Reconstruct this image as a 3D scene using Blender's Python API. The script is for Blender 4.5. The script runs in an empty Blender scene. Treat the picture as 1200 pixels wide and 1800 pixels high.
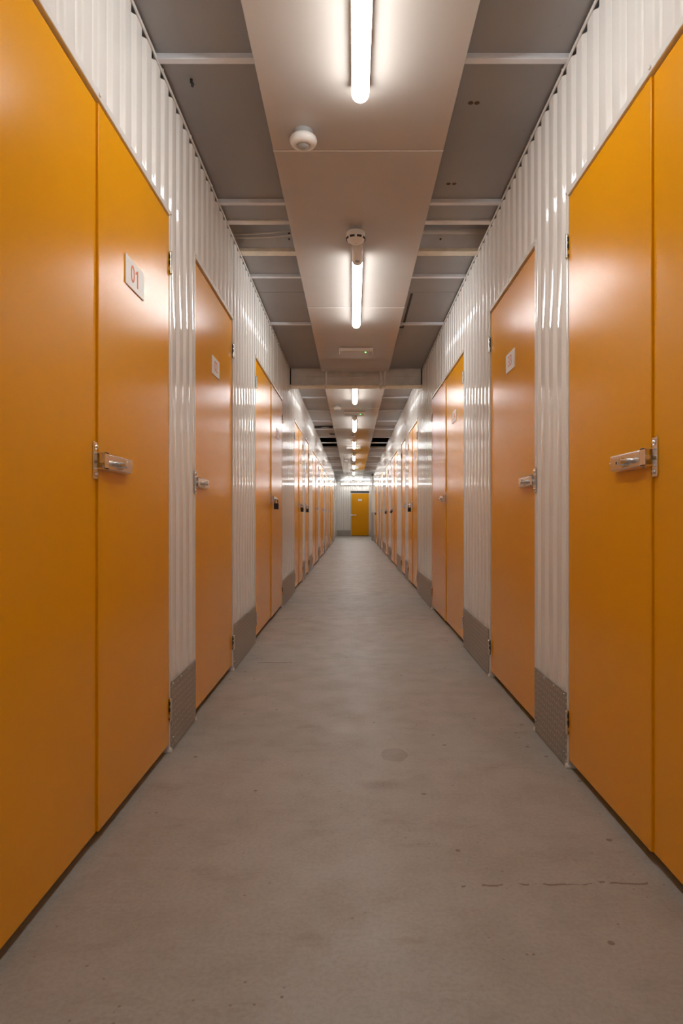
import bpy, bmesh, math, random
from mathutils import Vector, Matrix

random.seed(4)
S = bpy.context.scene
COL = S.collection

# ------------------------------------------------------------------ sizes
F_PX = 1150.0            # focal length in pixels of the 1200x1800 frame
CAM_Z = 0.92
XL, XR = -0.714, 0.786   # faces of the two walls of units
WALL_TOP = 2.58
CEIL = 2.60
BOARD = 2.555            # underside of the white boards that carry the lights
Y_BACK, Y_PORTAL, Y_END = -3.0, 25.0, 30.7
XL2, XR2 = -0.765, 0.835  # walls past the portal
DOOR_TOP = 2.09
PITCH = 0.107

# ------------------------------------------------------------------ materials
def mat(name):
    m = bpy.data.materials.new(name)
    m.use_nodes = True
    nt = m.node_tree
    return m, nt, nt.nodes['Principled BSDF']

def N(nt, kind, **kw):
    n = nt.nodes.new(kind)
    for k, v in kw.items():
        setattr(n, k, v)
    return n

def math_(nt, op, a, b=None, c=None, clamp=False):
    n = nt.nodes.new('ShaderNodeMath')
    n.operation = op
    n.use_clamp = clamp
    for i, v in enumerate((a, b, c)):
        if v is None:
            continue
        if isinstance(v, (int, float)):
            n.inputs[i].default_value = v
        else:
            nt.links.new(v, n.inputs[i])
    return n.outputs[0]

def ramp(nt, fac, stops):
    r = nt.nodes.new('ShaderNodeValToRGB')
    e = r.color_ramp.elements
    while len(e) < len(stops):
        e.new(0.5)
    for el, (p, c) in zip(e, stops):
        el.position = p
        el.color = (*c, 1) if len(c) == 3 else c
    nt.links.new(fac, r.inputs[0])
    return r.outputs[0]

def noise(nt, vec, scale, detail=4, rough=0.55, dim='3D'):
    n = nt.nodes.new('ShaderNodeTexNoise')
    n.inputs['Scale'].default_value = scale
    n.inputs['Detail'].default_value = detail
    n.inputs['Roughness'].default_value = rough
    if vec is not None:
        nt.links.new(vec, n.inputs['Vector'])
    return n.outputs['Fac']

def objcoord(nt):
    return nt.nodes.new('ShaderNodeTexCoord').outputs['Object']

def geopos(nt):
    return nt.nodes.new('ShaderNodeNewGeometry').outputs['Position']

def bump(nt, bsdf, h, strength, dist):
    b = nt.nodes.new('ShaderNodeBump')
    b.inputs['Strength'].default_value = strength
    b.inputs['Distance'].default_value = dist
    nt.links.new(h, b.inputs['Height'])
    nt.links.new(b.outputs[0], bsdf.inputs['Normal'])

def simple(name, col, rough=0.5, metal=0.0, var=0.0, vscale=6.0, bumpy=None, spec=None):
    m, nt, b = mat(name)
    b.inputs['Roughness'].default_value = rough
    b.inputs['Metallic'].default_value = metal
    if spec is not None:
        b.inputs['Specular IOR Level'].default_value = spec
    if var:
        f = noise(nt, objcoord(nt), vscale)
        lo = tuple(c * (1 - var) for c in col)
        hi = tuple(min(1, c * (1 + var)) for c in col)
        nt.links.new(ramp(nt, f, [(0.3, lo), (0.7, hi)]), b.inputs['Base Color'])
    else:
        b.inputs['Base Color'].default_value = (*col, 1)
    if bumpy:
        bump(nt, b, noise(nt, objcoord(nt), bumpy[0], 2), bumpy[1], bumpy[2])
    return m

M = {}
M['orange'] = simple('orange_powder_coat', (0.80, 0.342, 0.0003), 0.21, var=0.03, vscale=1.5, bumpy=(280, 0.36, 0.0006), spec=0.2)
M['sheet'] = simple('white_coated_sheet', (0.78, 0.75, 0.72), 0.065, var=0.02, vscale=3)
M['trim'] = simple('white_trim', (0.74, 0.71, 0.68), 0.25, var=0.02)
M['board'] = simple('white_board', (0.53, 0.48, 0.44), 0.05, var=0.015)
M['gap_shade'] = simple('gap_shade_black', (0.03, 0.03, 0.03), 0.8, var=0.2)  # near black, stands in for the shade inside the wall and door gaps
M['chrome'] = simple('bright_zinc_plate', (0.78, 0.76, 0.74), 0.2, 1.0, var=0.05, vscale=40)
M['dull_steel'] = simple('dull_steel', (0.42, 0.40, 0.38), 0.35, 1.0, var=0.1, vscale=30)
M['white_plastic'] = simple('white_plastic', (0.80, 0.77, 0.74), 0.35, var=0.02)
M['grey_plastic'] = simple('grey_plastic', (0.36, 0.36, 0.36), 0.4, var=0.04)
M['dark_slot'] = simple('dark_slot', (0.03, 0.025, 0.02), 0.6, var=0.1)
M['black_lock'] = simple('black_lacquer', (0.008, 0.008, 0.009), 0.3, var=0.2)
M['plate'] = simple('white_sign_plate', (0.80, 0.77, 0.76), 0.4, var=0.01)
M['coral'] = simple('coral_print', (0.75, 0.20, 0.07), 0.5, var=0.02)
M['beam'] = simple('white_painted_steel', (0.72, 0.69, 0.66), 0.5, var=0.10, vscale=9)
M['slot_lift'] = simple('slot_brightened_white', (0.84, 0.84, 0.86), 0.45, var=0.06, vscale=7)  # paler than the beam paint, making up for dim light in the slot
M['cream'] = simple('cream_painted_flange', (0.76, 0.68, 0.56), 0.5, var=0.12, vscale=14)
M['batten'] = simple('pale_batten', (0.72, 0.73, 0.77), 0.4, var=0.05, vscale=12)  # bluish tint puts the cool sheen on the battens into their colour
M['cable'] = simple('white_cable', (0.82, 0.79, 0.75), 0.4, var=0.03)
M['black_cable'] = simple('black_cable', (0.02, 0.02, 0.02), 0.5, var=0.1)
M['rust'] = simple('rust_brown', (0.10, 0.055, 0.03), 0.8, var=0.3, vscale=60)
M['deck'] = simple('dark_roof_deck', (0.32, 0.27, 0.22), 0.8, var=0.3, vscale=4)

# tube light
def emit(name, col, strength):
    m = bpy.data.materials.new(name)
    m.use_nodes = True
    nt = m.node_tree
    nt.nodes.clear()
    e = nt.nodes.new('ShaderNodeEmission')
    e.inputs[0].default_value = (*col, 1)
    e.inputs[1].default_value = strength
    o = nt.nodes.new('ShaderNodeOutputMaterial')
    nt.links.new(e.outputs[0], o.inputs[0])
    return m
TUBE = 15.0
M['tube'] = emit('lit_opal_tube', (0.975, 1.0, 0.985), TUBE)
M['tube_end'] = emit('lit_opal_tube_far', (0.98, 1.0, 0.985), 18.0)
M['led'] = emit('green_led', (0.1, 1.0, 0.12), 5.0)

# ceiling sheets: grey, mottled
def ceiling_mat():
    m, nt, b = mat('grey_ceiling_sheet')
    p = geopos(nt)
    f = noise(nt, p, 1.3, 5)
    c = ramp(nt, f, [(0.3, (0.265, 0.262, 0.266)), (0.7, (0.325, 0.32, 0.32))])
    s = noise(nt, p, 23, 3)
    m2 = ramp(nt, s, [(0.70, (1, 1, 1)), (0.78, (0.85, 0.82, 0.78))])
    mx = nt.nodes.new('ShaderNodeMix'); mx.data_type = 'RGBA'; mx.blend_type = 'MULTIPLY'
    mx.inputs[0].default_value = 1
    nt.links.new(c, mx.inputs[6]); nt.links.new(m2, mx.inputs[7])
    nt.links.new(mx.outputs[2], b.inputs['Base Color'])
    b.inputs['Roughness'].default_value = 0.42
    return m
M['ceiling'] = ceiling_mat()

# concrete floor
def floor_mat():
    m, nt, b = mat('sealed_concrete')
    p = geopos(nt)
    sep = nt.nodes.new('ShaderNodeSeparateXYZ'); nt.links.new(p, sep.inputs[0])
    X, Y = sep.outputs[0], sep.outputs[1]
    def mul(a, bb, fac=1.0):
        mx = nt.nodes.new('ShaderNodeMix'); mx.data_type = 'RGBA'; mx.blend_type = 'MULTIPLY'
        if isinstance(fac, (int, float)):
            mx.inputs[0].default_value = fac
        else:
            nt.links.new(fac, mx.inputs[0])
        nt.links.new(a, mx.inputs[6])
        if isinstance(bb, tuple):
            mx.inputs[7].default_value = (*bb, 1)
        else:
            nt.links.new(bb, mx.inputs[7])
        return mx.outputs[2]
    big = noise(nt, p, 1.1, 6, 0.6)
    base = ramp(nt, big, [(0.28, (0.335, 0.306, 0.266)), (0.5, (0.375, 0.348, 0.312)), (0.75, (0.40, 0.388, 0.362))])
    mid = noise(nt, p, 5.5, 6, 0.65)
    base = mul(base, ramp(nt, mid, [(0.30, (0.86, 0.83, 0.79)), (0.55, (1, 1, 1)), (0.75, (1.04, 1.03, 1.02))]), 0.7)
    fine = noise(nt, p, 90, 3, 0.7)
    base = mul(base, ramp(nt, fine, [(0.3, (0.84, 0.82, 0.80)), (0.6, (1, 1, 1))]), 0.8)
    # brown dirt smears stretched across the corridor
    mp = nt.nodes.new('ShaderNodeMapping'); mp.inputs['Scale'].default_value = (1.6, 5.0, 1)
    nt.links.new(p, mp.inputs[0])
    sm = noise(nt, mp.outputs[0], 2.2, 8, 0.72)
    base = mul(base, (0.62, 0.52, 0.42), ramp(nt, sm, [(0.56, (0, 0, 0)), (0.76, (0.5, 0.5, 0.5))]))
    # grit specks
    v = nt.nodes.new('ShaderNodeTexVoronoi'); v.inputs['Scale'].default_value = 9
    nt.links.new(p, v.inputs['Vector'])
    gate = noise(nt, p, 3.1, 2)
    sp = math_(nt, 'MULTIPLY', math_(nt, 'LESS_THAN', v.outputs['Distance'], 0.075), math_(nt, 'GREATER_THAN', gate, 0.47))
    base = mul(base, (0.45, 0.36, 0.30), math_(nt, 'MULTIPLY', sp, 0.8))
    v2 = nt.nodes.new('ShaderNodeTexVoronoi'); v2.inputs['Scale'].default_value = 27
    nt.links.new(p, v2.inputs['Vector'])
    sp2 = math_(nt, 'MULTIPLY', math_(nt, 'LESS_THAN', v2.outputs['Distance'], 0.09), math_(nt, 'GREATER_THAN', gate, 0.54))
    base = mul(base, (0.55, 0.46, 0.38), math_(nt, 'MULTIPLY', sp2, 0.7))
    # round damp mark, and a fainter smear in front of it
    def blob(cx, cy, rx, ry, wob):
        dx = math_(nt, 'DIVIDE', math_(nt, 'SUBTRACT', X, cx), rx)
        dy = math_(nt, 'DIVIDE', math_(nt, 'SUBTRACT', Y, cy), ry)
        r = math_(nt, 'SQRT', math_(nt, 'ADD', math_(nt, 'MULTIPLY', dx, dx), math_(nt, 'MULTIPLY', dy, dy)))
        r = math_(nt, 'ADD', r, math_(nt, 'MULTIPLY', math_(nt, 'SUBTRACT', noise(nt, p, 18, 3), 0.5), wob))
        return r
    r = blob(0.160, 2.525, 0.052, 0.075, 0.5)
    base = mul(base, (0.80, 0.76, 0.71), ramp(nt, r, [(0.75, (0.75, 0.75, 0.75)), (0.93, (1, 1, 1)), (1.05, (0, 0, 0))]))
    r = blob(0.10, 2.25, 0.09, 0.05, 0.9)
    base = mul(base, (0.80, 0.75, 0.69), ramp(nt, r, [(0.2, (0.8, 0.8, 0.8)), (1.0, (0, 0, 0))]))
    # hairline cracks across the slab
    def crack(x0, x1, y0, slope, w, thr):
        mp2 = nt.nodes.new('ShaderNodeMapping'); mp2.inputs['Scale'].default_value = (1, 0, 0)
        nt.links.new(p, mp2.inputs[0])
        wob = math_(nt, 'MULTIPLY', math_(nt, 'SUBTRACT', noise(nt, mp2.outputs[0], 9, 4), 0.5), 0.05)
        line = math_(nt, 'ADD', math_(nt, 'ADD', math_(nt, 'MULTIPLY', math_(nt, 'SUBTRACT', X, x0), slope), y0), wob)
        d = math_(nt, 'ABSOLUTE', math_(nt, 'SUBTRACT', Y, line))
        k = math_(nt, 'LESS_THAN', d, w)
        k = math_(nt, 'MULTIPLY', k, math_(nt, 'GREATER_THAN', X, x0))
        k = math_(nt, 'MULTIPLY', k, math_(nt, 'LESS_THAN', X, x1))
        return math_(nt, 'MULTIPLY', k, math_(nt, 'GREATER_THAN', noise(nt, p, 26, 2), thr))
    for a in ((0.27, 0.74, 1.63, 0.03, 0.004, 0.46), (-0.60, -0.38, 4.12, 0.0, 0.009, 0.4), (-0.62, -0.1, 5.9, 0.05, 0.010, 0.5),
              (-0.3, 0.45, 7.3, 0.1, 0.012, 0.5)):
        base = mul(base, (0.42, 0.34, 0.28), math_(nt, 'MULTIPLY', crack(*a), 0.8))
    nt.links.new(base, b.inputs['Base Color'])
    rr = ramp(nt, mid, [(0.3, (0.55, 0.55, 0.55)), (0.7, (0.40, 0.40, 0.40))])
    nt.links.new(rr, b.inputs['Roughness'])
    bump(nt, b, noise(nt, p, 60, 4), 0.12, 0.002)
    return m
M['floor'] = floor_mat()

# tread plate: raised lozenges in a basket pattern
def tread_mat():
    m, nt, b = mat('aluminium_tread_plate')
    sep = nt.nodes.new('ShaderNodeSeparateXYZ'); nt.links.new(objcoord(nt), sep.inputs[0])
    P = 0.026
    hx = math_(nt, 'ADD', sep.outputs[0], sep.outputs[1])
    u = math_(nt, 'DIVIDE', math_(nt, 'ADD', hx, 10.0), P)
    v = math_(nt, 'DIVIDE', math_(nt, 'ADD', sep.outputs[2], 10.0), P)
    fu, fv = math_(nt, 'FLOOR', u), math_(nt, 'FLOOR', v)
    par = math_(nt, 'MODULO', math_(nt, 'ADD', fu, fv), 2.0)
    sgn = math_(nt, 'SUBTRACT', math_(nt, 'MULTIPLY', par, 2.0), 1.0)
    x = math_(nt, 'SUBTRACT', math_(nt, 'SUBTRACT', u, fu), 0.5)
    y = math_(nt, 'MULTIPLY', math_(nt, 'SUBTRACT', math_(nt, 'SUBTRACT', v, fv), 0.5), sgn)
    p1 = math_(nt, 'DIVIDE', math_(nt, 'ADD', x, y), 0.62)
    p2 = math_(nt, 'DIVIDE', math_(nt, 'SUBTRACT', x, y), 0.20)
    r = math_(nt, 'ADD', math_(nt, 'MULTIPLY', p1, p1), math_(nt, 'MULTIPLY', p2, p2))
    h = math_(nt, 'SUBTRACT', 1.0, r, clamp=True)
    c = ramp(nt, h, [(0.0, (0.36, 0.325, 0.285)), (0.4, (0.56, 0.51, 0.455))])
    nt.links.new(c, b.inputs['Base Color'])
    b.inputs['Metallic'].default_value = 0.55
    b.inputs['Roughness'].default_value = 0.45
    bump(nt, b, h, 0.7, 0.0018)
    return m
M['tread'] = tread_mat()

# ------------------------------------------------------------------ mesh helpers
def box(bm, lo, hi, bev=0.0, segs=2):
    lo, hi = [min(a, b) for a, b in zip(lo, hi)], [max(a, b) for a, b in zip(lo, hi)]
    vs = [bm.verts.new((x, y, z)) for x in (lo[0], hi[0]) for y in (lo[1], hi[1]) for z in (lo[2], hi[2])]
    fs = [bm.faces.new([vs[i] for i in q]) for q in
          ((0, 1, 3, 2), (4, 6, 7, 5), (0, 4, 5, 1), (2, 3, 7, 6), (0, 2, 6, 4), (1, 5, 7, 3))]
    if bev:
        es = list({e for f in fs for e in f.edges})
        bmesh.ops.bevel(bm, geom=es, offset=bev, segments=segs, affect='EDGES', profile=0.5)

def cyl(bm, p0, p1, r, n=16, r1=None, caps=True):
    p0, p1 = Vector(p0), Vector(p1)
    r1 = r if r1 is None else r1
    d = (p1 - p0).normalized()
    a = d.orthogonal().normalized()
    b = d.cross(a)
    A = [bm.verts.new(p0 + (a * math.cos(t) + b * math.sin(t)) * r) for t in [2 * math.pi * i / n for i in range(n)]]
    B = [bm.verts.new(p1 + (a * math.cos(t) + b * math.sin(t)) * r1) for t in [2 * math.pi * i / n for i in range(n)]]
    for i in range(n):
        j = (i + 1) % n
        bm.faces.new((A[i], A[j], B[j], B[i]))
    if caps:
        bm.faces.new(A[::-1]); bm.faces.new(B)

def lathe(bm, c, prof, n=32, axis=Vector((0, 0, 1))):
    """prof: (radius, distance along axis) from one end to the other"""
    c = Vector(c); axis = axis.normalized()
    a = axis.orthogonal().normalized(); b = axis.cross(a)
    rings = []
    for r, h in prof:
        if r < 1e-6:
            rings.append([bm.verts.new(c + axis * h)])
        else:
            rings.append([bm.verts.new(c + axis * h + (a * math.cos(t) + b * math.sin(t)) * r) for t in [2 * math.pi * i / n for i in range(n)]])
    for A, B in zip(rings, rings[1:]):
        for i in range(n):
            j = (i + 1) % n
            if len(A) == 1 and len(B) == 1:
                continue
            if len(A) == 1:
                bm.faces.new((A[0], B[i], B[j]))
            elif len(B) == 1:
                bm.faces.new((A[i], A[j], B[0]))
            else:
                bm.faces.new((A[i], A[j], B[j], B[i]))

def tube(bm, pts, r, n=10):
    pts = [Vector(p) for p in pts]
    rings = []
    prev = None
    for i, p in enumerate(pts):
        d = (pts[min(i + 1, len(pts) - 1)] - pts[max(i - 1, 0)]).normalized()
        a = d.orthogonal().normalized() if prev is None else (prev - d * prev.dot(d)).normalized()
        prev = a
        b = d.cross(a)
        rings.append([bm.verts.new(p + (a * math.cos(t) + b * math.sin(t)) * r) for t in [2 * math.pi * k / n for k in range(n)]])
    for A, B in zip(rings, rings[1:]):
        for i in range(n):
            j = (i + 1) % n
            bm.faces.new((A[i], A[j], B[j], B[i]))
    bm.faces.new(rings[0][::-1]); bm.faces.new(rings[-1])

ROOT = {}   # object -> world origin its mesh coordinates are measured from

def empty(name, loc):
    o = bpy.data.objects.new(name, None)
    COL.objects.link(o)
    o.location = loc
    o.empty_display_size = 0.1
    ROOT[o] = Vector(loc)
    return o

def obj(name, bm, material, parent=None, smooth=False, origin=None, recalc=True):
    if recalc:
        bmesh.ops.recalc_face_normals(bm, faces=bm.faces)
    o0 = ROOT[parent] if parent is not None else Vector(origin if origin is not None else (0, 0, 0))
    bmesh.ops.translate(bm, vec=-o0, verts=bm.verts)
    me = bpy.data.meshes.new(name)
    bm.to_mesh(me); bm.free()
    if smooth:
        me.shade_smooth()
        if smooth != 'all':
            me.set_sharp_from_angle(angle=math.radians(38))
    mats = material if isinstance(material, (list, tuple)) else [material]
    for m in mats:
        me.materials.append(m)
    o = bpy.data.objects.new(name, me)
    COL.objects.link(o)
    if smooth is True:
        w_ = o.modifiers.new('normals', 'WEIGHTED_NORMAL'); w_.keep_sharp = True
    if parent is not None:
        o.parent = parent
        ROOT[o] = o0
    else:
        o.location = o0
        ROOT[o] = o0
    return o

def tag(o, label, cat, group=None, kind=None):
    o['label'] = label
    o['category'] = cat
    if group:
        o['group'] = group
    o['kind'] = kind or 'thing'
    return o

def struct(o):
    o['kind'] = 'structure'
    return o

class Frame:
    """a wall face: a runs along it, n out of it into the corridor, z up"""
    def __init__(s, side, face):
        s.side, s.face = side, face
    def P(s, a, n, z):
        if s.side == 'L':
            return Vector((s.face + n, a, z))
        if s.side == 'R':
            return Vector((s.face - n, a, z))
        return Vector((a, s.face - n, z))
    def box(s, bm, a0, a1, n0, n1, z0, z1, bev=0.0, segs=2):
        box(bm, s.P(a0, n0, z0), s.P(a1, n1, z1), bev, segs)
    def cyl(s, bm, p0, p1, r, n=16, r1=None):
        cyl(bm, s.P(*p0), s.P(*p1), r, n, r1)
    def textbasis(s):
        if s.side == 'L':
            return Vector((0, 1, 0)), Vector((1, 0, 0))
        if s.side == 'R':
            return Vector((0, -1, 0)), Vector((-1, 0, 0))
        return Vector((1, 0, 0)), Vector((0, -1, 0))

FL, FR = Frame('L', XL), Frame('R', XR)
FL2, FR2, FE = Frame('L', XL2), Frame('R', XR2), Frame('E', Y_END)

# ------------------------------------------------------------------ corrugated sheeting
def rib_profile(a0, a1, phase=0.0):
    """polyline (a, n) of the coated sheet: wide flats with narrow grooves"""
    CW, B = 0.060, 0.0007       # width and slight belly of the flats
    key = [(CW * t / 6, -B * (2 * t / 6 - 1) ** 2) for t in range(7)] + [(0.071, -0.013), (0.096, -0.013)]
    big = {0, 6, 7, 8}
    pts, raw = [], []
    for k in range(int(math.floor((a0 - phase) / PITCH)) - 1, int(math.ceil((a1 - phase) / PITCH)) + 2):
        for q, (u, n) in enumerate(key):
            raw.append((phase + k * PITCH + u, n, q in big))
    for i in range(1, len(raw) - 1):
        p, c, q = (Vector(raw[j][:2]) for j in (i - 1, i, i + 1))
        if not raw[i][2]:
            pts.append(raw[i][:2])
            continue
        R = 0.0048
        e0, e1 = c + (p - c).normalized() * R, c + (q - c).normalized() * R
        for t in (0.0, 0.2, 0.4, 0.6, 0.8, 1.0):
            pts.append(tuple(e0 * (1 - t) ** 2 + c * 2 * t * (1 - t) + e1 * t * t))
    out = []
    def lerp(A, B, a):
        t = (a - A[0]) / (B[0] - A[0])
        return (a, A[1] + t * (B[1] - A[1]))
    for A, B in zip(pts, pts[1:]):
        if B[0] <= a0 or A[0] >= a1:
            continue
        if A[0] < a0 < B[0]:
            out.append(lerp(A, B, a0))
        elif a0 <= A[0]:
            out.append(A)
        if A[0] < a1 < B[0]:
            out.append(lerp(A, B, a1))
    return out

def sheet(bm, fr, a0, a1, z0, z1, phase=0.0):
    prof = rib_profile(a0, a1, phase)
    lo = [bm.verts.new(fr.P(a, n, z0)) for a, n in prof]
    hi = [bm.verts.new(fr.P(a, n, z1)) for a, n in prof]
    fl = fr.side == 'R'
    for i in range(len(prof) - 1):
        q = (lo[i], lo[i + 1], hi[i + 1], hi[i])
        f = bm.faces.new(q if not fl else q[::-1])
        f.smooth = True

JAMB = 0.022
def build_wall(name, fr, a0, a1, doors, top=WALL_TOP - 0.004, phase=0.0):
    bm = bmesh.new()
    cur = a0
    for d in sorted(doors):
        sheet(bm, fr, cur, d[0] - JAMB, 0.004, top, phase)
        sheet(bm, fr, d[0] - JAMB, d[2] + JAMB, DOOR_TOP + 0.022, top, phase)
        cur = d[2] + JAMB
    sheet(bm, fr, cur, a1, 0.004, top, phase)
    nf = len(bm.faces)
    fr.box(bm, a0, a1, -0.065, -0.10, 0.0, WALL_TOP - 0.02)   # closes the gaps behind the sheets, coloured dark as their shade
    bm.faces.ensure_lookup_table()
    for f in bm.faces[nf:]:
        f.material_index = 1
    o = obj(name, bm, [M['sheet'], M['gap_shade']], recalc=False)
    struct(o)
    return o

LEFT = [(1.13, 1.837, 2.542), (2.964, None, 3.89), (4.80, 5.74, 6.62), (7.99, 8.71, 9.30), (9.75, None, 10.62), (11.53, 12.63, 13.46),
        (14.15, 15.29, 16.03), (16.86, None, 17.93), (18.40, None, 19.30), (20.10, 21.0, 21.9), (22.65, 23.5, 24.3)]
RIGHT = [(1.06, 1.725, 2.385), (2.825, None, 3.75), (4.635, 5.556, 6.49), (7.95, 8.67, 9.27), (9.77, None, 10.60), (11.60, 12.47, 13.40),
         (14.35, 15.0, 15.7), (17.2, None, 18.5), (19.2, None, 20.1), (21.0, 21.95, 23.0)]
LEFT2 = [(28.0, None, 28.95)]
ENDD = [(-0.075, None, 0.745)]

build_wall('wall_left', FL, Y_BACK, Y_PORTAL, LEFT, phase=0.02)
build_wall('wall_right', FR, Y_BACK, Y_PORTAL, RIGHT, phase=0.0)
build_wall('wall_left_end', FL2, Y_PORTAL + 0.001, Y_END, LEFT2)
build_wall('wall_right_end', FR2, Y_PORTAL + 0.001, Y_END, [])
build_wall('wall_end', FE, XL2, XR2, ENDD)
bm = bmesh.new(); box(bm, (XL - 0.1, Y_BACK - 0.06, 0), (XR + 0.1, Y_BACK, WALL_TOP)); struct(obj('wall_back', bm, M['sheet']))

# thin pressed edging along the top of the sheets, with fixings
def top_trim(name, fr, a0, a1):
    bm = bmesh.new()
    fr.box(bm, a0, a1, 0.0005, 0.0045, WALL_TOP - 0.004, WALL_TOP + 0.010)
    a = a0 + 0.3
    while a < min(a1, 12):
        p = fr.P(a, 0.004, WALL_TOP + 0.003)
        fr.cyl(bm, (a, 0.0, WALL_TOP + 0.003), (a, 0.0085, WALL_TOP + 0.003), 0.006, 8)
        a += 0.428
    struct(obj(name, bm, M['trim']))
top_trim('trim_1', FL, Y_BACK, Y_PORTAL)
top_trim('trim_2', FR, Y_BACK, Y_PORTAL)

# ------------------------------------------------------------------ floor and ceiling
bm = bmesh.new()
box(bm, (XL - 0.25, Y_BACK, -0.1), (XR + 0.25, Y_END + 0.2, 0.0))
struct(obj('floor', bm, M['floor']))

bm = bmesh.new()
X0, X1 = XL - 0.25, XR + 0.25
cuts = [(Y_BACK, 3.73), (4.21, 4.898), (4.904, 7.42), (7.55, 9.66), (9.668, 12.10), (12.2, 13.78), (15.9, Y_END + 0.2)]
for y0, y1 in cuts:
    box(bm, (X0, y0, CEIL), (X1, y1, CEIL + 0.03))
n1 = len(bm.faces)
box(bm, (X0, Y_BACK, 2.88), (X1, Y_END + 0.2, 2.92))
for xx in (X0, X1):
    box(bm, (xx - 0.01, Y_BACK, WALL_TOP + 0.012), (xx + 0.01, Y_END + 0.2, 2.9))
bm.faces.ensure_lookup_table()
for f in bm.faces[n1:]:
    f.material_index = 1
ceiling = struct(obj('ceiling', bm, [M['ceiling'], M['deck']]))
# small marks on the ceiling sheets
bm = bmesh.new()
for px, py in ((827, 181), (838, 181), (788, 323), (798, 323)):
    h = CEIL - CAM_Z
    y = F_PX * h / (908 - py)
    x = (px - 620) * y / F_PX
    lathe(bm, (x, y, CEIL), [(0.0, -0.0008), (0.011, -0.0008), (0.012, 0.001)], 12)
obj('screw_hole', bm, M['rust'], ceiling, recalc=True)

# cover battens across the ceiling
for k, y in enumerate([2.37, 3.46, 4.53, 5.65, 9.15, 10.27, 11.40, 12.50, 13.74, 14.80, 15.90, 17.0, 18.15, 19.3, 20.4, 21.5, 22.7, 23.8]):
    bm = bmesh.new()
    box(bm, (XL - 0.01, y, CEIL - 0.021), (XR + 0.01, y + 0.03, CEIL + 0.002), 0.002, 1)
    struct(obj('trim_%d' % (k + 3), bm, M['batten']))

# steel joist in the open slot of the ceiling
j = empty('ceiling_beam', (0.0, 4.14, 2.58))
bm = bmesh.new()
box(bm, (X0, 4.10, 2.582), (X1, 4.175, 2.606), 0.004)
obj('flange', bm, M['cream'], j)
bm = bmesh.new()
box(bm, (X0, 4.115, 2.604), (X1, 4.127, 2.86))
box(bm, (X0, 3.72, 2.755), (X1, 4.2, 2.775), 0.004)  # pale soffit added to close the slot and brighten the web
obj('web', bm, M['slot_lift'], j)
bm = bmesh.new()
box(bm, (X0, 3.70, 2.592), (X1, 3.752, 2.64), 0.004)
obj('ledger_angle', bm, M['beam'], j)
bm = bmesh.new()
for s, xx in ((-1, -0.40), (1, 0.55)):
    for zz in (2.665, 2.70):
        cyl(bm, (xx, 4.117, zz), (xx, 4.098, zz - 0.006), 0.006, 8)
obj('bolt', bm, M['rust'], j)
for o_ in (j,):
    tag(o_, 'painted steel joist with cream flange crossing the open slot in the ceiling', 'joist', kind='structure')
bm = bmesh.new()
for k, (z0, z1, x0, x1) in enumerate(((2.69, 2.72, XL - 0.1, -0.33), (2.67, 2.69, XL - 0.1, -0.33))):
    pts = [(x0 + (x1 - x0) * t / 8, 4.098, z0 + (z1 - z0) * t / 8 - 0.012 * math.sin(math.pi * t / 8)) for t in range(9)]
    tube(bm, pts, 0.006, 8)
tag(obj('slack_cable', bm, M['cable']), 'slack white cables sagging along the steel joist in the ceiling slot', 'cable')
bm = bmesh.new()
cyl(bm, (0.36, 4.09, 2.70), (XR + 0.15, 4.09, 2.70), 0.014, 12)
tag(obj('conduit', bm, M['cable']), 'straight pale conduit running along the steel joist in the ceiling slot', 'conduit')

# hatch outline and hook
bm = bmesh.new()
box(bm, (0.435, 4.93, CEIL - 0.004), (0.452, 5.80, CEIL + 0.001))
box(bm, (0.405, 5.79, CEIL - 0.004), (0.452, 5.82, CEIL + 0.001))
struct(obj('trim_30', bm, M['dark_slot']))
bm = bmesh.new()
yb = 2.514; xb = (336 - 620) * yb / F_PX
tube(bm, [(xb, yb, CEIL), (xb, yb, CEIL - 0.010), (xb + 0.006, yb + 0.002, CEIL - 0.018), (xb + 0.003, yb + 0.002, CEIL - 0.026)], 0.006, 8)
tag(obj('ceiling_hook', bm, M['black_cable']), 'small black hook sticking out of the grey ceiling sheet above doors 01 and 02', 'hook')

# loose black insulation hanging at the gap above the fifth doors
bm = bmesh.new()
pts = [(-0.74 + 0.06 * t, 12.15 + 0.02 * math.sin(t), CEIL - 0.008 - 0.010 * math.sin(t * 1.3)) for t in range(7)]
tube(bm, pts, 0.022, 8)
tag(obj('loose_lagging', bm, M['black_cable']), 'loose black lagging hanging in a gap between grey ceiling sheets', 'lagging')
bm = bmesh.new()
tube(bm, [(-0.46 + 0.02 * t, 13.2 + 0.05 * math.sin(t * 2.1), CEIL - 0.01 - 0.012 * abs(math.sin(t * 1.7))) for t in range(6)], 0.012, 8)
tag(obj('loose_wire', bm, M['black_cable']), 'tangle of black wire poking from the ceiling beside the white boards', 'wire')

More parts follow.
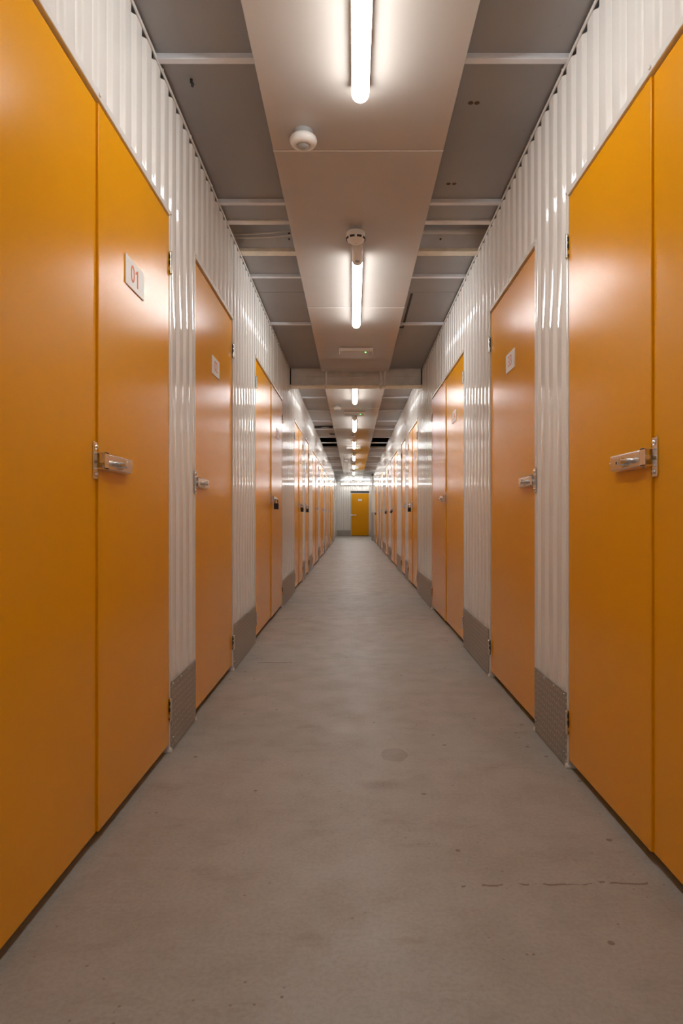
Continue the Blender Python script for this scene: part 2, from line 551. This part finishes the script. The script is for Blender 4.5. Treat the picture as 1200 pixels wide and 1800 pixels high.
# white painted downstand beam
b = empty('downstand_beam', (0, 7.47, 2.40))
bm = bmesh.new()
box(bm, (XL + 0.003, 7.44, 2.41), (XR - 0.003, 7.53, 2.64))
box(bm, (XL + 0.003, 7.430, 2.50), (XR - 0.003, 7.45, 2.512), 0.002, 1)
box(bm, (XL + 0.003, 7.430, 2.612), (XR - 0.003, 7.45, 2.63), 0.002, 1)
obj('web', bm, M['beam'], b)
bm = bmesh.new()
box(bm, (XL + 0.003, 7.40, 2.397), (XR - 0.003, 7.57, 2.413), 0.003, 1)
obj('flange', bm, M['cream'], b)
bm = bmesh.new()
box(bm, (XL + 0.002, 7.425, 2.415), (XL + 0.012, 7.44, 2.61))
box(bm, (XR - 0.012, 7.425, 2.415), (XR - 0.002, 7.44, 2.61))
obj('end_joint', bm, M['dark_slot'], b)
tag(b, 'white painted beam hanging across the corridor below the ceiling past plate 02', 'beam', kind='structure')

def px2(px, py, y):
    return ((px - 620) * y / F_PX, y, CAM_Z + (908 - py) * y / F_PX)
bm = bmesh.new()
tube(bm, [px2(573, 640, 7.385), px2(573, 655, 7.385), px2(573, 681, 7.385)], 0.011, 10)
box(bm, px2(570.5, 645, 7.44), px2(575.5, 647, 7.37)); box(bm, px2(570.5, 676, 7.44), px2(575.5, 678, 7.37))
tag(obj('conduit', bm, M['cable']), 'single upright conduit clipped to the white downstand beam', 'conduit')
bm = bmesh.new()
loop = [px2(668, 640, 7.385), px2(667.6, 652, 7.385), px2(669.5, 664, 7.38), px2(671.5, 672, 7.375), px2(671.3, 678, 7.36), px2(669, 684, 7.36), px2(666.8, 679, 7.36), px2(668.3, 674, 7.36), px2(671, 672, 7.37)]
tube(bm, loop, 0.010, 8)
tag(obj('looped_cable', bm, M['cable']), 'pale cable crossing the downstand beam and ending in a small loop', 'cable')
bm = bmesh.new()
tube(bm, [px2(677, 640, 7.385), px2(676.5, 652, 7.385), px2(675.5, 666, 7.385), px2(676.3, 681, 7.385)], 0.010, 8)
box(bm, px2(674, 651, 7.44), px2(679, 653.5, 7.37))
tag(obj('conduit', bm, M['cable']), 'upright conduit beside the looped cable on the downstand beam', 'conduit')

# ------------------------------------------------------------------ white boards under the ceiling
BX0, BX1 = -0.3555, 0.4037
ORD = ['first', 'second', 'third', 'fourth', 'fifth', 'sixth', 'seventh', 'eighth', 'ninth', 'tenth', 'eleventh', 'twelfth', 'thirteenth']
boards = [(-2.2, 0.55), (0.555, 2.916), (2.922, 5.113), (5.12, 7.395), (7.60, 9.86), (9.866, 12.05), (12.056, 14.35), (14.356, 16.6), (16.606, 19.2),
          (19.206, 21.6), (21.606, 24.0), (24.006, 27.0), (27.006, 30.3)]
btxt = [None, 'glossy white ceiling board holding the foremost tube light and white ring sensor',
        'glossy white ceiling board holding the slotted smoke detector before the beam',
        'glossy white ceiling board ending at the downstand beam, with green-lit emergency light',
        'first glossy white ceiling board past the downstand beam']
for i, (y0, y1) in enumerate(boards):
    if i == 0:
        continue
    bm = bmesh.new()
    box(bm, (BX0, y0 + 0.0125, BOARD), (BX1, y1, CEIL - 0.021), 0.0015, 1)
    lab = btxt[i] if i < len(btxt) else '%s glossy white ceiling board past the downstand beam' % ORD[i - 4]
    bo = obj('ceiling_board', bm, M['board'], origin=((BX0 + BX1) / 2, y0, BOARD))
    bm = bmesh.new()
    box(bm, (BX0 - 0.001, y0 + 0.001, BOARD), (BX1 + 0.001, y0 + 0.0115, CEIL - 0.021), 0.0015, 1)
    obj('edging', bm, M['trim'], bo)
    tag(bo, lab, 'ceiling board', 'white boards down the middle of the ceiling')

# ------------------------------------------------------------------ tube lights
LX = 0.028
lights = [(-2.2, -0.6), (0.90, 2.49), (3.86, 5.45), (7.60, 9.14), (10.5, 12.15), (13.6, 15.2), (16.8, 18.4), (20.0, 21.6), (22.9, 24.5), (26.2, 27.8)]
ltxt = [None, 'lit white tube light overhead, foremost on the ceiling boards', 'lit tube light with grey round cap close behind the slotted smoke detector',
        'lit tube light directly past the white downstand beam']
for i, (y0, y1) in enumerate(lights):
    t = empty('tube_light', (LX, (y0 + y1) / 2, BOARD))
    zc, r = BOARD - 0.041, 0.0325
    capl = 0.21
    bm = bmesh.new()
    n = 24
    prof = [(r, 0.0), (r, (y1 - y0) - capl - r * 0.7)] + [(r * math.cos(a), (y1 - y0) - capl - r * 0.7 + r * 0.7 * math.sin(a)) for a in [math.pi / 2 * k / 6 for k in range(1, 7)]]
    lathe(bm, (LX, y0 + capl, zc), prof, n, Vector((0, 1, 0)))
    obj('diffuser', bm, M['tube'], t, smooth='all')
    bm = bmesh.new()
    prof = [(0.0, 0.0)] + [(r * 1.04 * math.sin(a), r * 0.7 * (1 - math.cos(a))) for a in [math.pi / 2 * k / 6 for k in range(1, 7)]] + [(r * 1.04, capl), (0.0, capl)]
    lathe(bm, (LX, y0, zc), prof, n, Vector((0, 1, 0)))
    cap = obj('end_cap', bm, M['white_plastic'], t, smooth=True)
    bm = bmesh.new()
    lathe(bm, (LX, y0 + 0.14, zc - r * 1.04), [(0.0, -0.001), (0.009, -0.001), (0.010, -0.0005), (0.011, -0.002), (0.013, -0.002), (0.013, 0.004)], 20)
    obj('sensor_ring', bm, M['grey_plastic'], cap, smooth=True)
    bm = bmesh.new()
    box(bm, (LX - 0.0335, y0 + 0.02, zc + 0.002), (LX + 0.0335, y1 - 0.006, BOARD), 0.003, 1)
    obj('backplate', bm, M['white_plastic'], t)
    lab = ltxt[i] if i < len(ltxt) and ltxt[i] else ('lit tube light at the entrance end, before the foremost board light' if i == 0 else '%s lit tube light past the white downstand beam, counting away' % ORD[i - 3])
    tag(t, lab, 'tube light', 'tube lights in a line down the corridor')

t = empty('tube_light', (0.12, Y_END - 0.02, 2.45))
bm = bmesh.new()
lathe(bm, (-0.54, Y_END - 0.075, 2.44), [(0.0, 0.0), (0.03, 0.012), (0.033, 0.03), (0.033, 1.31), (0.03, 1.328), (0.0, 1.34)], 20, Vector((1, 0, 0)))
obj('diffuser', bm, M['tube_end'], t, smooth=True)
bm = bmesh.new()
box(bm, (-0.55, Y_END - 0.072, 2.395), (0.81, Y_END + 0.0, 2.485), 0.004, 1)
obj('backplate', bm, M['white_plastic'], t)
tag(t, 'bright tube light mounted level across the far end wall above the orange door', 'tube light')

# ------------------------------------------------------------------ ceiling fittings
def pir(px, y, label):
    x = (px - 620) * y / F_PX
    t = empty('motion_sensor', (x, y, BOARD))
    bm = bmesh.new()
    lathe(bm, (x, y, BOARD), [(0.0, 0.0), (0.040, 0.0), (0.040, -0.018), (0.036, -0.024), (0.0, -0.024)], 32)
    obj('base', bm, M['grey_plastic'], t, smooth=True)
    bm = bmesh.new()
    prof = [(0.030, -0.022), (0.046, -0.023), (0.055, -0.030), (0.0585, -0.041), (0.056, -0.052), (0.048, -0.061), (0.038, -0.065), (0.030, -0.064), (0.027, -0.058)]
    lathe(bm, (x, y, BOARD), prof, 40)
    obj('ring', bm, M['white_plastic'], t, smooth='all')
    bm = bmesh.new()
    lathe(bm, (x, y, BOARD), [(0.029, -0.056), (0.027, -0.064), (0.020, -0.071), (0.010, -0.074), (0.0, -0.075)], 32)
    obj('lens', bm, M['grey_plastic'], t, smooth='all')
    tag(t, label, 'motion sensor', 'motion sensors on the ceiling boards')

def smoke(px, y, label):
    x = (px - 620) * y / F_PX
    t = empty('smoke_detector', (x, y, BOARD))
    bm = bmesh.new()
    lathe(bm, (x, y, BOARD), [(0.0, 0.0), (0.032, 0.0), (0.032, -0.030), (0.0, -0.030)], 32)
    obj('base', bm, M['grey_plastic'], t, smooth=True)
    bm = bmesh.new()
    prof = [(0.0, -0.026), (0.046, -0.026), (0.052, -0.032), (0.053, -0.043), (0.0515, -0.044), (0.053, -0.046), (0.0535, -0.062), (0.046, -0.078), (0.030, -0.088), (0.012, -0.092), (0.0, -0.092)]
    lathe(bm, (x, y, BOARD), prof, 40)
    body = obj('housing', bm, M['white_plastic'], t, smooth=True)
    for k in range(8):
        a = 2 * math.pi * (k + 0.5) / 8
        bm = bmesh.new()
        box(bm, (-0.0135, 0.047, -0.071), (0.0135, 0.0545, -0.060), 0.001, 1)
        bmesh.ops.rotate(bm, cent=(0, 0, 0), matrix=Matrix.Rotation(a, 3, 'Z'), verts=bm.verts)
        bmesh.ops.translate(bm, vec=(x, y, BOARD), verts=bm.verts)
        obj('slot', bm, M['dark_slot'], body)
    bm = bmesh.new()
    lathe(bm, (x, y - 0.0, BOARD), [(0.008, -0.090), (0.008, -0.096), (0.0, -0.097)], 12)
    obj('indicator', bm, M['white_plastic'], body, smooth=True)
    tag(t, label, 'smoke detector', 'smoke detectors on the ceiling boards')

def emergency(px, y, label, led=True):
    x = (px - 620) * y / F_PX
    t = empty('emergency_light', (x, y, BOARD))
    bm = bmesh.new()
    box(bm, (x - 0.165, y, BOARD - 0.036), (x + 0.165, y + 0.15, BOARD - 0.003), 0.004, 2)
    obj('housing', bm, M['white_plastic'], t, smooth=True)
    bm = bmesh.new()
    box(bm, (x - 0.155, y + 0.012, BOARD - 0.042), (x + 0.155, y + 0.138, BOARD - 0.035), 0.003, 2)
    obj('lens', bm, M['board'], t, smooth=True)
    bm = bmesh.new()
    box(bm, (x - 0.16, y + 0.004, BOARD - 0.004), (x + 0.16, y + 0.146, BOARD))  # dark slab painted as the shadow line above the housing
    obj('shadow_gap', bm, M['dark_slot'], t)
    if led:
        bm = bmesh.new()
        lathe(bm, (x + 0.092, y + 0.03, BOARD - 0.041), [(0.006, 0.0), (0.006, -0.004), (0.0, -0.007)], 12)
        obj('indicator', bm, M['led'], t, smooth=True)
    tag(t, label, 'emergency light', 'emergency lights on the ceiling boards')

pir(533, 2.775, 'white ring-shaped motion sensor with grey lens on the foremost ceiling board')
smoke(625, 3.70, 'white slotted smoke detector on the ceiling board in front of plate 02')
emergency(625.5, 6.31, 'slim white emergency light with green indicator, in front of the downstand beam')
pir(593, 9.62, 'small white motion sensor at the seam of boards past the downstand beam')
emergency(623, 10.15, 'pale emergency light between the first two tube lights past the downstand beam')
smoke(620, 13.1, 'smoke detector between the second and third tube lights past the downstand beam')
emergency(621, 15.35, 'emergency light just beyond the third tube light past the downstand beam')
pir(607.2, 18.7, 'motion sensor beside the fourth tube light past the downstand beam')
smoke(619.5, 19.3, 'smoke detector between the fourth and fifth tube lights past the downstand beam')
emergency(621, 21.75, 'emergency light between the fifth and sixth tube lights past the downstand beam')
pir(609.5, 25.1, 'motion sensor on the ceiling boards beside the white portal')
emergency(620, 24.8, 'last emergency light, on the ceiling boards beside the white portal')
smoke(620.5, 28.4, 'smoke detector beyond the last tube light, close to the end wall')

# ------------------------------------------------------------------ portal near the far end
bm = bmesh.new()
for xx, dx in ((-0.69, -0.10), (0.715, 0.13)):
    box(bm, (xx, Y_PORTAL, 1.08), (xx + dx, Y_PORTAL + 0.12, 2.545), 0.002, 1)
box(bm, (-0.80, Y_PORTAL, 2.47), (0.85, Y_PORTAL + 0.12, 2.545), 0.002, 1)
n1 = len(bm.faces)
for xx, dx in ((-0.692, -0.10), (0.717, 0.13)):
    box(bm, (xx, Y_PORTAL + 0.002, 0), (xx + dx, Y_PORTAL + 0.118, 1.08))
bm.faces.ensure_lookup_table()
for f in bm.faces[n1:]:
    f.material_index = 1
struct(obj('trim_31', bm, [M['trim'], M['dull_steel']]))

# ------------------------------------------------------------------ storage doors
def text_mesh(txt, size):
    cu = bpy.data.curves.new('numerals', 'FONT')
    cu.body = txt
    cu.size = size
    cu.align_x = 'CENTER'; cu.align_y = 'CENTER'
    cu.extrude = 0.0004
    o = bpy.data.objects.new('tmp', cu)
    COL.objects.link(o)
    dg = bpy.context.evaluated_depsgraph_get()
    me = bpy.data.meshes.new_from_object(o.evaluated_get(dg))
    bpy.data.objects.remove(o)
    bpy.data.curves.remove(cu)
    return me

def pad_bolt(fr, a, z, n0, nk, parent, detail=True):
    """sliding locker bolt: case on the leaf, keeper on the neighbour leaf or jamb, seam at a"""
    bm = bmesh.new()
    fr.box(bm, a + 0.012, a + 0.212, n0, n0 + 0.003, z - 0.0265, z + 0.0265)
    # pressed channel body with sloping lips
    lo, hi = a + 0.014, a + 0.210
    sec = [(-0.0265, 0.003), (-0.0215, 0.018), (-0.0185, 0.020), (0.0185, 0.020), (0.0215, 0.018), (0.0265, 0.003)]
    A = [bm.verts.new(fr.P(lo, n0 + n, z + v)) for v, n in sec]
    B = [bm.verts.new(fr.P(hi, n0 + n, z + v)) for v, n in sec]
    for i in range(len(sec) - 1):
        bm.faces.new((A[i], A[i + 1], B[i + 1], B[i]))
    bm.faces.new(A); bm.faces.new(B[::-1])
    fr.cyl(bm, (a - 0.02, n0 + 0.012, z), (a + 0.222, n0 + 0.012, z), 0.0065, 12)
    p = obj('pad_bolt', bm, M['chrome'], parent, smooth=True)
    bm = bmesh.new()
    fr.box(bm, a - 0.040, a - 0.006, nk, nk + 0.004, z - 0.052, z + 0.052, 0.001, 1)
    fr.box(bm, a - 0.030, a - 0.004, nk + 0.003, n0 + 0.026, z - 0.024, z - 0.020)
    fr.box(bm, a - 0.030, a - 0.004, nk + 0.003, n0 + 0.026, z + 0.020, z + 0.024)
    fr.box(bm, a - 0.030, a - 0.002, n0 + 0.022, n0 + 0.026, z - 0.024, z + 0.024, 0.001, 1)
    obj('keeper', bm, M['chrome'], p)
    if detail:
        for s in (-1, 1):
            bm = bmesh.new()
            ax = fr.textbasis()[1]
            lathe(bm, fr.P(a - 0.023, nk + 0.004, z + s * 0.038), [(0.0075, 0.0), (0.0065, 0.003), (0.003, 0.0045), (0.0, 0.005)], 14, ax)
            obj('screw', bm, M['chrome'], p, smooth='all')
        bm = bmesh.new()
        fr.box(bm, a + 0.10, a + 0.17, n0 + 0.0195, n0 + 0.0206, z - 0.0025 - 0.002, z + 0.0035)
        fr.box(bm, a + 0.085, a + 0.125, n0 + 0.0195, n0 + 0.0206, z - 0.016, z - 0.0145)
        obj('slot', bm, M['dark_slot'], p)
    bm = bmesh.new()
    fr.cyl(bm, (a + 0.085, n0 + 0.016, z), (a + 0.085, n0 + 0.038, z), 0.006, 12)
    fr.cyl(bm, (a + 0.085, n0 + 0.034, z), (a + 0.085, n0 + 0.044, z), 0.0095, 14, 0.008)
    fr.box(bm, a + 0.075, a + 0.13, n0 + 0.020, n0 + 0.030, z - 0.003, z + 0.003, 0.001, 1)
    fr.box(bm, a + 0.108, a + 0.114, n0 + 0.020, n0 + 0.040, z - 0.012, z + 0.008, 0.001, 1)
    obj('slide_knob', bm, M['chrome'], p, smooth=True)

def hinge(fr, a, z, parent, s):
    bm = bmesh.new()
    h = 0.041
    fr.cyl(bm, (a, 0.006, z - h), (a, 0.006, z + h), 0.0055, 12)
    for k in (-1, 1):
        fr.cyl(bm, (a, 0.006, z + k * h), (a, 0.006, z + k * (h + 0.004)), 0.0065, 12, 0.004)
    fr.box(bm, a, a + s * 0.020, -0.004, 0.0045, z - h, z + h, 0.0008, 1)
    n1 = len(bm.faces)
    for k in (-0.6, 0.0, 0.6):
        fr.box(bm, a - s * 0.0078, a - s * 0.004, 0.0005, 0.007, z + k * h - 0.007, z + k * h + 0.007)
    bm.faces.ensure_lookup_table()
    for f in bm.faces[n1:]:
        f.material_index = 1
    obj('hinge', bm, [M['chrome'], M['dark_slot']], parent, smooth=True)

def storage_door(fr, a0, seam, a1, num, label, plate_leaf='far', detail=True, lockz=1.076, top=DOOR_TOP):
    mid = (a0 + a1) / 2
    t = empty('storage_door', fr.P(mid, 0, 0))
    g = 0.0022
    def leaf(b0, b1, lift):
        bm = bmesh.new()
        fr.box(bm, b0, b1, -0.046, -0.006 + lift, 0.034, top - 0.008, 0.0025, 2)
        return obj('door_leaf', bm, M['orange'], t, smooth=True)
    if seam:
        leaf(a0 + g, seam - g, 0.0)
        leaf(seam + g - 0.002, a1 - g, 0.006)
        pl = (seam + a1) / 2 if plate_leaf == 'far' else (a0 + seam) / 2
        lock_a = seam + 0.012
    else:
        leaf(a0 + g, a1 - g, 0.0)
        pl = mid
        lock_a = a0 + 0.012
    # white pressed surround
    bm = bmesh.new()
    for q0, q1 in ((a0 - JAMB, a0 - 0.001), (a1 + 0.001, a1 + JAMB)):
        fr.box(bm, q0, q1, -0.03, 0.002, 0.0, top + 0.02, 0.0015, 1)
    fr.box(bm, a0 - JAMB, a1 + JAMB, -0.03, 0.0035, top, top + 0.022, 0.0015, 1)
    fr.box(bm, a0, a1, -0.05, -0.046, 0.0, top + 0.01)
    nf = len(bm.faces)
    obj('frame', bm, M['trim'], t)
    bm = bmesh.new()
    fr.box(bm, a0, a1, -0.055, -0.040, 0.0, 0.03)  # dark strip that paints the shade under the door
    obj('gap_shade_strip', bm, M['gap_shade'], t)
    # hinges
    if detail:
        for q, s in ([(a0 + 0.0, 1), (a1, -1)] if seam else [(a1, -1)]):
            for z in (0.17, 1.905):
                hinge(fr, q, z, t, -s)
        ax = fr.textbasis()[1]
        for q in (a0 - 0.01, mid, a1 + 0.01):
            bm = bmesh.new()
            lathe(bm, fr.P(q, 0.0035, top + 0.013), [(0.006, 0.0), (0.0055, 0.004), (0.0, 0.006)], 10, ax)
            obj('fixing', bm, M['trim'], t, smooth=True)
        for q in (a0 - 0.012, a1 + 0.012):
            bm = bmesh.new()
            lathe(bm, fr.P(q, 0.0, 0.006), [(0.013, -0.006), (0.012, 0.006), (0.0, 0.012)], 10, ax)
            obj('sealant_foot', bm, M['trim'], t, smooth=True)
    if num == '01':
        pl -= 0.052
    # number plate
    bm = bmesh.new()
    zc = 1.70
    off = 0.0 if not seam or plate_leaf != 'far' else 0.006
    w, h = 0.176, 0.094
    fr.box(bm, pl - w / 2, pl + w / 2, -0.006 + off, -0.0025 + off, zc - h / 2, zc + h / 2, 0.0008, 1)
    p = obj('number_plate', bm, M['plate'], t)
    if num:
        one = num == '01'
        me = text_mesh('0' if one else num, 0.078)
        U, Nn = fr.textbasis()
        c = fr.P(pl, -0.0025 + off + 0.0004, zc)
        bm = bmesh.new(); bm.from_mesh(me); bpy.data.meshes.remove(me)
        if one:     # a 1 with a flag
            bmesh.ops.translate(bm, vec=(-0.024, 0, 0), verts=bm.verts)
            for poly in ([(0.018, -0.0285), (0.027, -0.0285), (0.027, 0.0285), (0.0205, 0.0285), (0.018, 0.024)],
                         [(0.004, 0.012), (0.0045, 0.0185), (0.0205, 0.0285), (0.018, 0.0165)]):
                f_ = bm.faces.new([bm.verts.new((x_, y_, 0.0004)) for x_, y_ in poly])
                g_ = bmesh.ops.extrude_face_region(bm, geom=[f_])
                bmesh.ops.translate(bm, vec=(0, 0, -0.0008), verts=[v_ for v_ in g_['geom'] if isinstance(v_, bmesh.types.BMVert)])
        bmesh.ops.transform(bm, matrix=Matrix(((U.x, 0, Nn.x, c.x), (U.y, 0, Nn.y, c.y), (0, 1, 0, c.z), (0, 0, 0, 1))), verts=bm.verts)
        obj('numerals', bm, M['coral'], p)
    pad_bolt(fr, lock_a, lockz, -0.006 + (0.006 if seam else 0), -0.006 if seam else 0.002, t, detail)
    tag(t, label, 'storage door', 'orange storage unit doors along the corridor')
    return lock_a

def padlock(fr, a, z, label, tilt=0.0):
    """black padlock hanging from the bolt's knob, its broad side square to the corridor"""
    n0 = 0.030
    root = empty('padlock', fr.P(a, n0, z - 0.055))
    def place(bm):
        if tilt:
            c = fr.P(a, n0, z)
            axis = Vector((0, 1, 0))
            bmesh.ops.rotate(bm, cent=c, matrix=Matrix.Rotation(tilt * (1 if fr.side == 'L' else -1), 3, axis), verts=bm.verts)
        return bm
    bm = bmesh.new()
    fr.box(bm, a - 0.010, a + 0.010, n0 - 0.021, n0 + 0.021, z - 0.078, z - 0.022, 0.005, 3)
    obj('lock_body', place(bm), M['black_lock'], root, smooth=True)
    bm = bmesh.new()
    pts = [fr.P(a, n0 - 0.013, z - 0.03), fr.P(a, n0 - 0.013, z - 0.004)]
    for k in range(9):
        th = math.pi - math.pi * k / 8
        pts.append(fr.P(a, n0 + 0.013 * math.cos(th), z + 0.013 * math.sin(th)))
    pts += [fr.P(a, n0 + 0.013, z - 0.004), fr.P(a, n0 + 0.013, z - 0.03)]
    tube(bm, pts, 0.0042, 10)
    obj('shackle', place(bm), M['black_lock'], root, smooth=True)
    tag(root, label, 'padlock', 'black padlocks hanging from door bolts')

WA, WB = 'wall of plate 01', 'wall opposite plate 01'
llab = ['orange double door with white plate 01 and plain shiny bolt', 'single orange door with plate 02 and bolt on its near edge',
        'orange double door just before the beam, with plate 03 and black padlock',
        'fourth orange door on the %s, double, padlocked' % WA, 'fifth orange door on the %s, single, padlocked' % WA]
kinds = {True: 'double', False: 'single'}
for i in range(5, 11):
    llab.append('%s orange door on the %s, %s, no padlock' % (ORD[i], WA, kinds[LEFT[i][1] is not None]))
rlab = ['orange double door directly across the corridor from plate 01, with unlocked bolt', 'single orange door with plate 33 and bolt on its near edge',
        'orange double door with plate 34 and unlocked bolt, just before the beam',
        'fourth orange door on the %s, double, padlocked' % WB, 'fifth orange door on the %s, single, bolt without padlock' % WB,
        'sixth orange door on the %s, double, with askew padlock' % WB, 'seventh orange door on the %s, double, padlocked' % WB,
        'eighth orange door on the %s, single, no padlock' % WB, 'ninth orange door on the %s, single, no padlock' % WB,
        'tenth orange door on the %s, double, padlocked' % WB]
lnum = ['01', '02', '03'] + [None] * 8
rnum = [None, '33', '34'] + [None] * 7
lk, rk = [], []
for i, (a0, s, a1) in enumerate(LEFT):
    lk.append(storage_door(FL, a0, s, a1, lnum[i], llab[i], 'far', i < 7))
for i, (a0, s, a1) in enumerate(RIGHT):
    rk.append(storage_door(FR, a0, s, a1, rnum[i], rlab[i], 'near', i < 7))
storage_door(FL2, *LEFT2[0], None, 'last orange door past the white portal on the %s' % WA, 'far', False)
storage_door(FE, *ENDD[0], None, 'single orange door facing down the corridor in the far end wall', 'far', False, lockz=0.985, top=2.01)
ptxt = {2: 'black padlock on the double door with plate 03', 3: 'black padlock on the fourth door of the %s' % WA, 4: 'black padlock on the fifth door of the %s' % WA}
for i in (2, 3, 4):
    padlock(FL, lk[i] + 0.094, 1.062, ptxt[i])
ptxt = {3: 'black padlock on the fourth door of the %s' % WB, 5: 'black padlock hanging askew on the sixth door of the %s' % WB,
        6: 'black padlock on the seventh door of the %s' % WB, 9: 'black padlock on the tenth door of the %s' % WB}
for i in (3, 5, 6, 9):
    padlock(FR, rk[i] + 0.094, 1.062, ptxt[i], -0.35 if i == 5 else 0.0)

# ------------------------------------------------------------------ tread-plate kick panels between the doors
def kick(fr, a0, a1, label, screws=True, top=0.275):
    a0 += JAMB - 0.008; a1 -= JAMB - 0.008
    bm = bmesh.new()
    fr.box(bm, a0, a1, 0.001, 0.006, 0.003, top, 0.0008, 1)
    o = obj('kick_plate', bm, M['tread'], origin=fr.P((a0 + a1) / 2, 0.001, 0.0))
    tag(o, label, 'kick plate', 'tread plate kick panels along the foot of the walls')
    if screws:
        bm = bmesh.new()
        ax = fr.textbasis()[1]
        n = max(2, int((a1 - a0) / 0.11))
        for k in range(n + 1):
            a = a0 + 0.02 + (a1 - a0 - 0.04) * k / n
            lathe(bm, fr.P(a, 0.006, top - 0.012), [(0.005, 0.0), (0.004, 0.003), (0.0, 0.004)], 10, ax)
        for zz in (0.05,):
            for a in (a0 + 0.02, a1 - 0.02):
                lathe(bm, fr.P(a, 0.006, zz), [(0.005, 0.0), (0.004, 0.003), (0.0, 0.004)], 10, ax)
        obj('screw', bm, M['dull_steel'], o, smooth=True)

CARD = ['first', 'second', 'third', 'fourth', 'fifth', 'sixth', 'seventh', 'eighth', 'ninth', 'tenth', 'eleventh']
def kicks(fr, doors, wall, end, special):
    for i in range(len(doors)):
        a0 = doors[i][2]
        a1 = doors[i + 1][0] if i + 1 < len(doors) else end
        lab = special.get(i)
        if not lab:
            if i + 1 < len(doors):
                lab = 'tread plate kick panel between the %s and %s doors on the %s' % (CARD[i], CARD[i + 1], wall)
            else:
                lab = 'tread plate kick panel between the %s door and portal on the %s' % (CARD[i], wall)
        kick(fr, a0, a1, lab, i < 5)
kicks(FL, LEFT, WA, Y_PORTAL, {0: 'tread plate kick panel between the doors plated 01 and 02', 1: 'tread plate kick panel after the single door plated 02'})
kicks(FR, RIGHT, WB, Y_PORTAL, {0: 'tread plate kick panel in front of the single door plated 33', 1: 'tread plate kick panel between the doors plated 33 and 34'})
kick(FE, XL2, ENDD[0][0], 'grey kick panel along the foot of the far end wall', False)
kick(FL2, Y_PORTAL + 0.12, LEFT2[0][0], 'kick panel past the white portal on the %s' % WA, False)
kick(FR2, Y_PORTAL + 0.12, Y_END, 'kick panel past the white portal on the %s' % WB, False)

# ------------------------------------------------------------------ camera, world, view
cam = bpy.data.cameras.new('camera')
co = bpy.data.objects.new('camera', cam)
COL.objects.link(co)
co.location = (0, 0, CAM_Z)
co.rotation_euler = (math.radians(90), 0, 0)
cam.sensor_fit = 'AUTO'
cam.sensor_width = 36.0
cam.lens = 36.0 * F_PX / 1800.0
cam.shift_x = -20.0 / 1800.0
cam.shift_y = 8.0 / 1800.0
cam.clip_start = 0.02
S.camera = co

w = bpy.data.worlds.new('world')
S.world = w
w.use_nodes = True
bg = w.node_tree.nodes['Background']
bg.inputs[0].default_value = (0.5, 0.55, 0.6, 1)
bg.inputs[1].default_value = 0.0

S.view_settings.view_transform = 'Standard'
S.view_settings.look = 'None'
S.view_settings.gamma = 1.0
S.view_settings.use_curve_mapping = False
S.view_settings.exposure = 1.2
S.cycles.use_denoising = True
S.cycles.denoiser = 'OPENIMAGEDENOISE'
S.cycles.denoising_input_passes = 'RGB_ALBEDO_NORMAL'
S.cycles.denoising_prefilter = 'ACCURATE'
S.cycles.max_bounces = 12
S.cycles.diffuse_bounces = 8
S.cycles.glossy_bounces = 6
S.cycles.sample_clamp_indirect = 8.0
S.cycles.caustics_reflective = False
